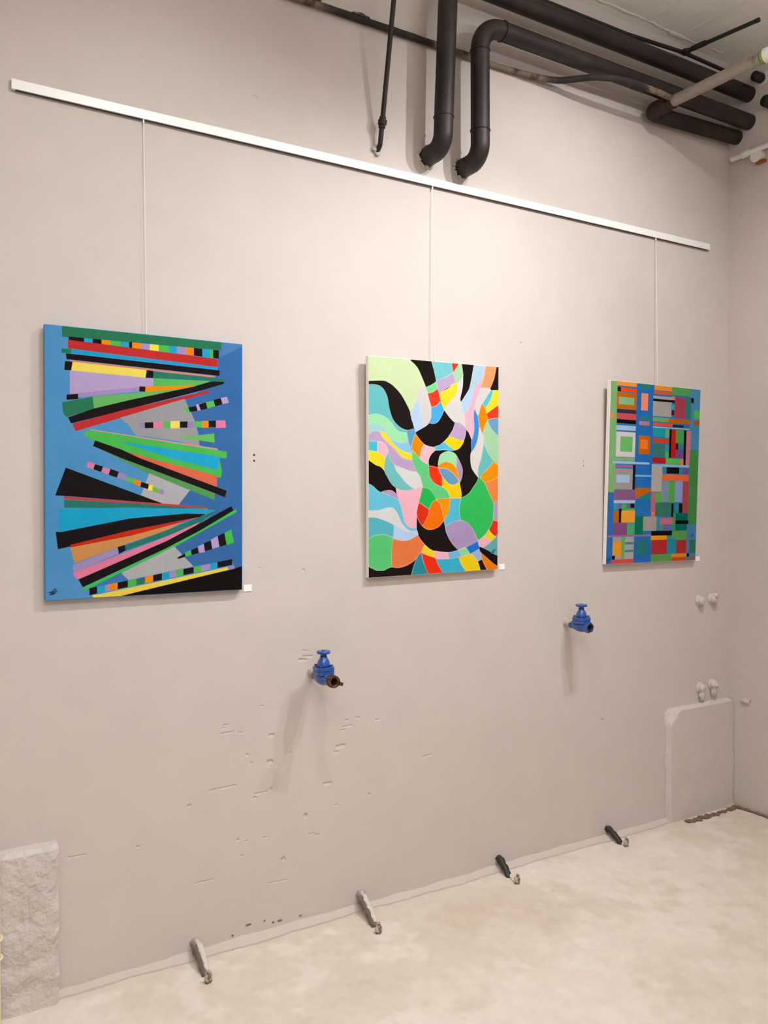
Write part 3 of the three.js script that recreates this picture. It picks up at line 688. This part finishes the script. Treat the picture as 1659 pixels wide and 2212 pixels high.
[[.752, .757, 2.006], [1.834, 1.832, 2.008], [3.05, 3.034, 2.006]].forEach(([xa, xb, yb], i) => {
  const t = thing('hanging_wire', [xb, 1.97, 0], `thin white hanging cord ${wireWords[i]}`, 'cord', 'cords below the picture rail');
  const top = [xa - xb, 2.645 - 1.97, .0085], bot = [0, -.0, .004 + PICT[i][4] * .78];
  mesh('cord', sweep([V(...top), V((top[0] + bot[0]) / 2, top[1] / 2, (top[2] + bot[2]) / 2 + .001), V(...bot)], .001, 8), wireMat, t);
  mesh('rail_glider', rod([top[0], top[1] + .001, .0085], [top[0], top[1] - .016, .0085], .0028, 10), wireMat, t);
});
[[1.091, 1.174, 'by the lower corner of the blue fan-striped painting'], [2.169, 1.2005, 'by the lower corner of the curving multicoloured painting'], [3.342, 1.191, 'by the lower corner of the painting of coloured rectangles']].forEach(([x, y, w]) =>
  tag(mesh('label_card', new RoundedBoxGeometry(.029, .0215, .0025, 1, .0006).translate(x, y, .0012), cardMat), `small blank white label card ${w}`, 'label', 'label cards beside the paintings'));

// ------------------------------------------------------------------ screw plugs left in the wall
[[1.117, 1.616, 'upper of two small dark screw holes beside the blue fan-striped painting'], [1.117, 1.597, 'lower of two small dark screw holes beside the blue fan-striped painting'], [2.613, 1.631, 'upper of two small beige screw plugs before the painting of rectangles'], [2.613, 1.612, 'lower of two small beige screw plugs before the painting of rectangles']].forEach(([x, y, l], i) => {
  const t = thing('screw_plug', [x, y, 0], l, 'screw plug', 'screw plugs in the wall');
  mesh('plug_rim', new THREE.TorusGeometry(.0027, .001, 8, 18), i < 2 ? gunMetal : beigePaint, t); mesh('plug_core', new THREE.CylinderGeometry(.0025, .0025, .002, 14).rotateX(Math.PI / 2), i < 2 ? gunMetal : dustyIron, t);
});

// ------------------------------------------------------------------ blue water taps
function hexRing(r, hole, depth) { const sh = new THREE.Shape(); for (let k = 0; k < 6; k++) { const a = k / 6 * Math.PI * 2 + .26; k ? sh.lineTo(Math.cos(a) * r, Math.sin(a) * r) : sh.moveTo(Math.cos(a) * r, Math.sin(a) * r); } sh.closePath(); const h = new THREE.Path(); h.absarc(0, 0, hole, 0, Math.PI * 2, true); sh.holes.push(h); return new THREE.ExtrudeGeometry(sh, { depth, bevelEnabled: true, bevelSize: .0008, bevelThickness: .0008, bevelSegments: 1, curveSegments: 24 }); }
function tap(x, y, s, label, coupled) {
  const t = thing('water_tap', [x, y, 0], label, 'tap', 'blue water taps on the wall');
  const Z = (g, a, b) => g.rotateX(Math.PI / 2).translate(0, 0, 0);
  // stub pipe out of the wall, overpainted with wall paint
  mesh('wall_stub', rod([0, 0, -.01], [0, 0, .045 * s], .0145 * s, 20), coupled ? beigeStub : beigeStub, t);
  mesh('plaster_collar', crumbRing(0, 0, .014 * s, .0205 * s, .004, 34), wallCrumb, t);
  // globe body along the wall normal, flared to both ends
  const body = lathe([[0, .034], [.0175, .034], [.018, .044], [.016, .05], [.022, .064], [.027, .082], [.028, .098], [.026, .112], [.02, .124], [.0165, .132], [.0175, .136], [.0175, coupled ? .146 : .134], [.0152, coupled ? .146 : .134], [.0152, .076], [0, .076]].map(([r, q]) => [r * s, q * s]), 32).rotateX(Math.PI / 2).scale(1, .86, 1).translate(0, -.004 * s, 0);
  const b = mesh('valve_body', body, tapBlue, t);
  const cz = .094 * s;
  const plate = (y0, th, r) => { const sh = new THREE.Shape(); const n = 48; for (let i = 0; i <= n; i++) { const a = i / n * Math.PI * 2, k = r * (1 + .09 * Math.cos(4 * (a - Math.PI / 4))); const px = Math.cos(a) * k, py = Math.sin(a) * k; i ? sh.lineTo(px, py) : sh.moveTo(px, py); }
    return new THREE.ExtrudeGeometry(sh, { depth: th, bevelEnabled: true, bevelSize: .0012, bevelThickness: .0012, bevelSegments: 2 }).rotateX(-Math.PI / 2).translate(0, y0, cz); };
  mesh('lower_flange', plate(.010 * s, .010 * s, .033 * s), tapBlue, t);
  mesh('upper_flange', plate(.0235 * s, .010 * s, .0335 * s), tapBlue, t);
  for (let k = 0; k < 4; k++) { const a = Math.PI / 4 + k * Math.PI / 2; const bx = Math.cos(a) * .028 * s, bz = cz + Math.sin(a) * .028 * s;
    mesh('bolt_head', new THREE.CylinderGeometry(.005 * s, .005 * s, .006 * s, 6).translate(bx, .039 * s, bz), boltMat, t); mesh('bolt_nut', new THREE.CylinderGeometry(.005 * s, .005 * s, .005 * s, 6).translate(bx, .0068 * s, bz), boltMat, t); }
  mesh('bonnet', lathe([[.0, .034], [.0225, .034], [.0225, .04], [.0215, .048], [.0185, .056], [.0145, .062], [.0118, .066], [.0118, .071], [0, .071]].map(([r, q]) => [r * s, q * s])).translate(0, 0, cz), tapBlue, t);
  mesh('spindle', lathe([[0, .07], [.0105, .07], [.0105, .0775], [.009, .0775], [.009, .084], [0, .084]].map(([r, q]) => [r * s, q * s]), 20).translate(0, 0, cz), tapBlue, t);
  const wheel = mesh('hand_wheel', lathe([[0, .0815], [.012, .0815], [.017, .079], [.0215, .0785], [.0235, .0815], [.0235, .0855], [.0215, .0885], [.016, .0885], [.011, .0872], [.0065, .0872], [.0065, .0905], [0, .0912]].map(([r, q]) => [r * s, q * s]), 36).translate(0, 0, cz), tapBlue, t);
  for (let k = 0; k < 6; k++) { const a = k / 6 * Math.PI * 2; mesh('rim_lobe', new THREE.SphereGeometry(.0042 * s, 10, 8).translate(Math.cos(a) * .0215 * s, .0835 * s, cz + Math.sin(a) * .0215 * s), tapBlue, wheel); }
  if (coupled) { // claw coupling of brown brass
    const c0 = .14 * s, c1 = .172 * s;
    const ring = lathe([[.0125, .140], [.0165, .140], [.0165, .147], [.0195, .149], [.0215, .153], [.0215, .158], [.0195, .160], [.0195, .168], [.0205, .172], [.0135, .172], [.0125, .168], [.0125, .140]].map(([r, q]) => [r * s, q * s]), 32).rotateX(Math.PI / 2).translate(0, -.004 * s, 0);
    const r = mesh('claw_coupling', ring, brassMat, t);
    for (const a of [-.35, Math.PI - .75]) { const g = new RoundedBoxGeometry(.013 * s, .012 * s, .022 * s, 2, .002).translate(.0235 * s, 0, 0).rotateZ(a).translate(0, -.004 * s, .170 * s); mesh('claw', g, brassMat, r); }
    mesh('bore_lining', lathe([[.0126, .147], [.0124, .146], [.0124, .080], [0, .079]].map(([r, q]) => [r * s, q * s])).rotateX(Math.PI / 2).translate(0, -.004 * s, 0), brassLining, t);
  } else { // plain hexagonal mouth
    mesh('hex_mouth', hexRing(.0225 * s, .0142 * s, .02 * s).translate(0, -.004 * s, .123 * s), tapBlue, t);
    mesh('mouth_ring', new THREE.TorusGeometry(.0145 * s, .0035 * s, 10, 28).translate(0, -.004 * s, .143 * s), gunMetal, t);
    mesh('bore_lining', lathe([[.0135, .1435], [.0124, .142], [.0124, .080], [0, .079]].map(([r, q]) => [r * s, q * s])).rotateX(Math.PI / 2).translate(0, -.004 * s, 0), brassLining, t);
  }
}


tap(1.325, .870, 1, 'blue valve tap with a brown brass claw coupling on its mouth', true);
tap(2.511, .953, .98, 'blue valve tap with a bare dark mouth below the rectangle painting side', false);

// ------------------------------------------------------------------ dark iron pipes
function crumbs(parent, cx, cy, r, n) { for (let k = 0; k < n; k++) { const a = 1.7 + k / n * 3.4 + rnd() * .4, s = .0026 + rnd() * .0036; mesh('plaster_crumb', lump(s * 1.3, s, s * .8, .4, k + cx).translate(cx + Math.cos(a) * (r + .003), cy + Math.sin(a) * (r + .003), s * 1.3 + .0006), crumbMat, parent); } }
function weldRing(p, dir, r, parent, mat = ironMat) { const g = new THREE.TorusGeometry(r, .0028, 8, 28); g.applyQuaternion(new THREE.Quaternion().setFromUnitVectors(V(0, 0, 1), dir)); g.translate(p.x, p.y, p.z); mesh('weld_ring', g, mat, parent); }
{ // first heavy pipe: out of the wall, up, then along under the ceiling to the side wall
  const t = thing('iron_pipe', [0, 0, 0], 'heavy dark iron pipe rising from the wall and running high under the ceiling', 'pipe', 'heavy pipes on the wall');
  const R = .0355, x = 1.815;
  const pts = densify(bends([V(x, 2.748, .0005), V(x, 2.748, .103), V(x + .02, 3.372, .115), V(3.5685, 3.368, .11)], .105, 12), .08);
  mesh('pipe', sweep(pts, R, 28), ironMat, t);
  weldRing(V(x + .004, 2.858, .104), V(0, 1, 0), R + .0005, t);
  weldRing(V(x + .13, 3.372, .115), V(1, 0, 0), R + .0005, t);
  crumbs(t, x, 2.748, R, 11);
  mesh('broken_plaster', crumbRing(x, 2.748, R - .002, R + .007, .007, 40), crumbMat, t);
}
{ // second heavy pipe below it
  const t = thing('iron_pipe', [0, 0, 0], 'heavy dark iron pipe with a swan-neck bend running below the higher pipe', 'pipe', 'heavy pipes on the wall');
  const R = .0355, x = 1.976;
  const pts = densify(bends([V(x, 2.735, .0005), V(x, 2.735, .117), V(x, 3.238, .117), V(3.5685, 3.238, .11)], .098, 12), .08);
  mesh('pipe', sweep(pts, R, 28), ironMat, t);
  weldRing(V(x, 2.84, .117), V(0, 1, 0), R + .0005, t); weldRing(V(x, 3.135, .117), V(0, 1, 0), R + .0005, t); weldRing(V(x + .105, 3.238, .117), V(1, 0, 0), R + .0005, t);
  crumbs(t, x, 2.735, R, 12);
  mesh('broken_plaster', crumbRing(x, 2.735, R - .002, R + .008, .008, 40), crumbMat, t);
}
{ // slim pipe leaning out from the wall, with a union nut
  const t = thing('slim_pipe', [0, 0, 0], 'slim dark iron pipe with a union nut leaning out of the wall', 'pipe');
  const x = 1.597, pts = densify(bends([V(x, 2.725, .0005), V(x, 2.735, .022), V(x + .001, 2.80, .034), V(x + .006, 3.56, .178)], .03, 6), .1);
  mesh('pipe', sweep(pts, .0088, 16), ironMat, t);
  const d = V(.005, .76, .144).normalize();
  const nut = (l, r, h, sides) => { const g = new THREE.CylinderGeometry(r, r, h, sides); g.applyQuaternion(new THREE.Quaternion().setFromUnitVectors(V(0, 1, 0), d)); g.translate(x + .001 + d.x * l, 2.80 + d.y * l, .034 + d.z * l); return g; };
  mesh('union_nut', nut(.015, .0165, .016, 8), ironMat, t); mesh('nut_collar', nut(.001, .0125, .010, 16), ironMat, t); mesh('nut_neck', nut(.029, .012, .011, 16), ironMat, t);
  crumbs(t, x, 2.727, .011, 9);
  mesh('broken_plaster', crumbRing(x, 2.727, .008, .016, .006, 30), crumbMat, t);
}
{ // dusty conduit lying along the wall, then swinging out to meet the cross pipe
  const t = thing('wall_conduit', [0, 0, 0], 'dusty thin iron pipe lying along the wall and bending out to the cross pipe', 'pipe');
  const c = new THREE.CatmullRomCurve3([V(-2.59, 3.175, .016), V(-1, 3.174, .016), V(.2, 3.172, .016), V(1.0, 3.170, .016), V(1.9, 3.168, .016), V(2.25, 3.168, .018), V(2.42, 3.168, .05), V(2.54, 3.170, .145), V(2.66, 3.171, .186), V(2.80, 3.170, .192), V(2.945, 3.168, .186)], false, 'centripetal');
  mesh('pipe', sweep(c.getSpacedPoints(260), () => .0125 * (1 + (rnd() - .5) * .06), 14, .08), dustyIron, t);
  for (const [x, k] of [[1.34, 1], [1.52, 1.3], [2.04, 1]]) mesh('mortar_smear', lump(.024 * k, .0085, .008, .3, x * 9).translate(x, 3.181, .018), dustyIron, t);
}
{ // cross pipe coming from the room, elbowing along the wall to the corner
  const t = thing('cross_pipe', [0, 0, 0], 'grey painted pipe crossing from the room to a rusty elbow at the wall', 'pipe');
  mesh('pipe', rod([2.957, 3.160, .125], [3.03, 3.160, 6.39], .0235, 24), greyPipe, t);
  mesh('rusty_elbow', sweep(densify(bends([V(2.957, 3.160, .16), V(2.957, 3.166, .047), V(3.565, 3.188, .047)], .062, 12), .05), (l) => .0325 + (l < .02 ? .003 : 0), 22, .05), rustMat, t);
  mesh('pipe_collar', sweep([V(2.9575, 3.16, .135), V(2.958, 3.16, .185)], .030, 22), rustMat, t);
  mesh('white_sleeve', sweep([V(2.9628, 3.161, .615), V(2.964, 3.161, .70)], .028, 24), whitePlastic, t);
  mesh('green_band', sweep([V(2.9628, 3.160, .60), V(2.9628, 3.160, .614)], .0255, 24), greenBand, t);
  mesh('pipe_hook', new THREE.TorusGeometry(.018, .0025, 6, 20, Math.PI * 1.3).rotateY(.6).translate(3.07, 3.205, .065), ironMat, t);
}
{ // thin conduit under the ceiling with a branch
  const t = thing('ceiling_conduit', [0, 0, 0], 'thin black conduit under the ceiling with a short side branch', 'conduit');
  mesh('run', sweep([V(2.2, 3.452, .07), V(2.8, 3.452, .07), V(3.13, 3.452, .095), V(3.44, 3.452, .085)], .0085, 12), blackCable, t);
  mesh('branch', rod([3.132, 3.452, .095], [3.186, 3.452, .425], .0085, 12), blackCable, t);
  mesh('junction', lump(.02, .013, .026, .15, 3).translate(3.132, 3.452, .105), blackCable, t);
  mesh('sleeve', sweep([V(3.136, 3.452, .135), V(3.146, 3.452, .20)], .0115, 12), blackCable, t);
  mesh('end_tip', sweep([V(3.185, 3.452, .418), V(3.1865, 3.452, .432)], .0095, 12), blackCable, t);
  mesh('hanger', rod([2.3, 3.45, .07], [2.3, 3.58, .07], .003, 8), blackCable, t);
}
{ // penetrations of the side wall
  const X = ROOM.x1;
  const t = thing('pipe_sleeve', [X, 3.415, .175], 'short black pipe stub with crumbled plaster beside the high pipe at the side wall', 'pipe stub');
  mesh('stub', rod([.01, 0, 0], [-.05, 0, 0], .022, 18), blackCable, t);
  const ring = crumbRing(0, 0, .021, .036, .01); ring.rotateY(-Math.PI / 2); mesh('broken_plaster', ring, crumbMat, t);
  const p = thing('rusty_stub', [X, 3.275, .235], 'rusty red pipe stub sticking out of the side wall', 'pipe stub');
  mesh('stub', rod([.01, 0, 0], [-.06, 0, 0], .026, 18), rustMat, p); const r2 = crumbRing(0, 0, .025, .037, .008); r2.rotateY(-Math.PI / 2); mesh('broken_plaster', r2, crumbMat, p);
}
{ // white conduit on the side wall
  const t = thing('white_conduit', [ROOM.x1 - .03, 3.083, .05], 'white plastic conduit with coupling and round bracket on the side wall', 'conduit');
  mesh('tube', rod([0, 0, -.012], [0, .004, 1.6], .0125, 16), whitePlastic, t);
  mesh('coupling', sweep([V(0, 0, .045), V(0, 0, .085)], (l) => .017, 18), whitePlastic, t);
  mesh('round_box', new THREE.CylinderGeometry(.03, .03, .03, 24).rotateZ(Math.PI / 2).translate(.012, -.026, .118), whitePlastic, t);
  mesh('copper_clip', new RoundedBoxGeometry(.02, .014, .05, 2, .004).translate(.012, -.058, .135), copperRust, t);
  for (const z of [.5, 1.1]) mesh('wall_clip', new RoundedBoxGeometry(.034, .03, .014, 2, .003).translate(.014, .002, z), whitePlastic, t);
}
// ------------------------------------------------------------------ painted-over stubs by the corner
[[3.352, .995, 'left', 'upper pair, the one farther from the corner', 0], [3.442, .997, 'right', 'upper pair, the one nearer the corner', 1], [3.357, .585, 'left', 'lower pair on the boxing, farther from the corner', 2], [3.442, .593, 'right', 'lower pair on the boxing, nearer the corner', 3]].forEach(([x, y, _, w, i]) => {
  const t = thing('painted_stub', [x, y, 0], `wall-coloured overpainted pipe stub, ${w}`, 'pipe stub', 'overpainted stubs near the corner');
  mesh('stub', lathe([[0, -.01], [.019, -.01], [.0195, .017], [.018, .024], [.012, .028], [0, .029]], 22).rotateX(Math.PI / 2), beigePaintWall, t);
  mesh('foot_flange', lathe([[0, -.004], [.026, -.004], [.025, .006], [.019, .009], [0, .009]], 22).rotateX(Math.PI / 2), beigePaintWall, t);
  if (i % 2) mesh('side_lug', lump(.014, .012, .016, .25, i).translate(.004, i === 3 ? -.004 : .015, .019), beigePaintWall, t);
  if (i > 1) mesh('plaster_drip', lump(.016, .026, .013, .2, i).translate(.002, -.03, .012), beigePaintWall, t);
});
tag(mesh('wall_lump', lump(.009, .015, .024, .25, 2).translate(ROOM.x1 - .003, .515, .097), beigePaintWall), 'small wall-coloured plaster lump on the side wall by the corner boxing', 'plaster lump');

// ------------------------------------------------------------------ sawn-off floor anchors
[[.905, .045, .888, .172, 'anchor', 'plastered over, at the end of the row by the lumpy boxing', 0], [1.517, .052, 1.482, .186, 'anchor', 'with crumbling plaster below the tap with the brass coupling', 1], [2.150, .045, 2.128, .140, 'anchor', 'dark and bare, between the two taps', 2], [2.752, .042, 2.752, .108, 'anchor', 'dark and bare, last of the row towards the corner', 3]].forEach(([x, y, xe, ze, _, w, i]) => {
  const t = thing('floor_anchor', [x, 0, 0], `sawn-off steel floor bracket ${w}`, 'bracket', 'sawn-off brackets along the wall foot');
  const dx = xe - x, arm = densify(i < 2 ? [V(0, y, .0), V(dx * .12, y * .9, .02), V(dx * .45, y * .45, ze * .5), V(dx * .72, .002, ze * .78)] : [V(0, y, .0), V(dx * .15, y * .95, .02), V(dx * .4, y * .45, .058), V(dx * .55, -.004, .082)], .012);
  mesh('arm', sweep(arm, (l, k) => (i < 2 ? .0165 - .006 * k : .0155 - .004 * k) * (1 + .12 * Math.sin(l * 190 + i * 2)), 12, .3, .85), i > 1 ? gunMetal : plasteredSteel, t);
  if (i < 2) { mesh('plaster_crust', sweep(arm.slice(2, -1).map((p) => V(p.x + .007, p.y + .004, p.z)), (l, k) => .013 - .004 * k, 10, .5, .8), crumbMat, t); }
  else mesh('plaster_crust', sweep(densify([V(dx * .4 + .008, .010, .05), V(dx * .6 + .006, .004, ze * .66), V(dx * .9, .0, ze * .9)], .01), .008, 8, .5, .6), crumbMat, t);
  const stub = mesh('end_stub', lump(.0125, .024, .009, .16, i * 1.7).translate(dx, .014, ze), plasteredSteel, t);
  mesh('broken_face', lump(.0055, .009, .003, .3, i).translate(dx + .001, .02, ze + .0075), rustDust, stub);
});

// ------------------------------------------------------------------ cream pipe at the left edge
{
  const t = thing('cream_pipe', [.3105, 0, .072], 'cream painted pipe with clips standing before the lumpy plaster boxing', 'pipe');
  mesh('pipe', rod([0, .0, 0], [0, .455, 0], .0115, 16), beigePaint, t);
  for (const y of [.245, .192]) { mesh('pipe_clip', new THREE.TorusGeometry(.0145, .004, 8, 24).rotateX(Math.PI / 2 + .25).translate(0, y, 0), beigePaint, t); }
  mesh('clip_arm', rod([0, .22, 0], [0, .22, -.03], .004, 8), beigePaint, t);
  mesh('top_bend', sweep(densify(bends([V(0, .44, 0), V(0, .50, 0), V(-.2, .50, 0)], .04, 8), .03), .0115, 16), beigePaint, t);
}

// ------------------------------------------------------------------ lamps
{
  const t = thing('lighting_track', [1.8, ROOM.h, 1.3], 'white lighting track on the ceiling in front of the paintings', 'track');
  mesh('rail', new RoundedBoxGeometry(2.6, .03, .035, 2, .004).translate(0, -.1, 0), trackMat, t);
  for (const x of [-1.1, 0, 1.1]) mesh('drop_rod', rod([x, 0, 0], [x, -.09, 0], .006, 10), trackMat, t);
}
for (const s of SPOTS) {
  const at = V(...s.at), dir = V(...s.aim).sub(at).normalize();
  const t = thing('track_spotlight', s.at, `white cylindrical track spotlight ${s.tag}`, 'spotlight', 'spotlights on the lighting track');
  const q = new THREE.Quaternion().setFromUnitVectors(V(0, 1, 0), dir);
  const can = lathe([[0, -.13], [.030, -.13], [.036, -.12], [.036, .0], [.033, .0], [.033, -.012], [0, -.012]], 28); can.applyQuaternion(q); mesh('housing', can, trackMat, t);
  const lens = new THREE.CircleGeometry(.032, 28).rotateX(-Math.PI / 2).translate(0, -.010, 0); lens.applyQuaternion(q);
  mesh('glowing_lens', lens, new THREE.MeshStandardMaterial({ color: 0x222222, emissive: s.hue, emissiveIntensity: 4, side: THREE.DoubleSide }), t);
  const back = dir.clone().multiplyScalar(-.07);
  mesh('yoke', rod([back.x, back.y, back.z], [0, ROOM.h - .115 - s.at[1], 0], .008, 10), trackMat, t);
  const L = new THREE.SpotLight(s.hue, s.power, 0, s.spread, 1, 2); L.position.copy(at).addScaledVector(dir, .012); L.target.position.set(...s.aim); L.castShadow = true; L.shadow.radius = 0.8; L.shadow.mapSize.set(2048, 2048);
  L.name = 'spot_beam'; scene.add(L); scene.add(L.target);
}
for (const l of LAMPS) {
  const [x, y, z] = l.at, drop = y - ROOM.h, t = thing('pendant_lamp', [x, ROOM.h, z], `long white pendant lamp ${l.tag}`, 'lamp', 'long pendant lamps in the room');
  mesh('housing', new RoundedBoxGeometry(l.len, .05, .18, 2, .01).translate(0, drop, 0), trackMat, t);
  for (const s of [-1, 1]) mesh('drop_rod', rod([s * l.len * .38, 0, 0], [s * l.len * .38, drop + .02, 0], .005, 10), trackMat, t);
  const glow = new THREE.MeshStandardMaterial({ color: 0x333333, emissive: LAMP_HUE, emissiveIntensity: 2 });
  for (const [s, p, n] of [[-1, l.down, 'lower_diffuser'], [1, l.up, 'upper_diffuser']]) if (p) {
    mesh(n, slab(-l.len / 2 + .02, l.len / 2 - .02, drop + s * .027 - .003, drop + s * .027 + .003, -.08, .08), glow, t);
    const L = new THREE.RectAreaLight(LAMP_HUE, p, l.len - .04, .16); L.position.set(x, y + s * .034, z); L.lookAt(x, y + s * 2, z); L.name = 'lamp_glow'; scene.add(L);
  }
}

renderer.render(scene, camera);
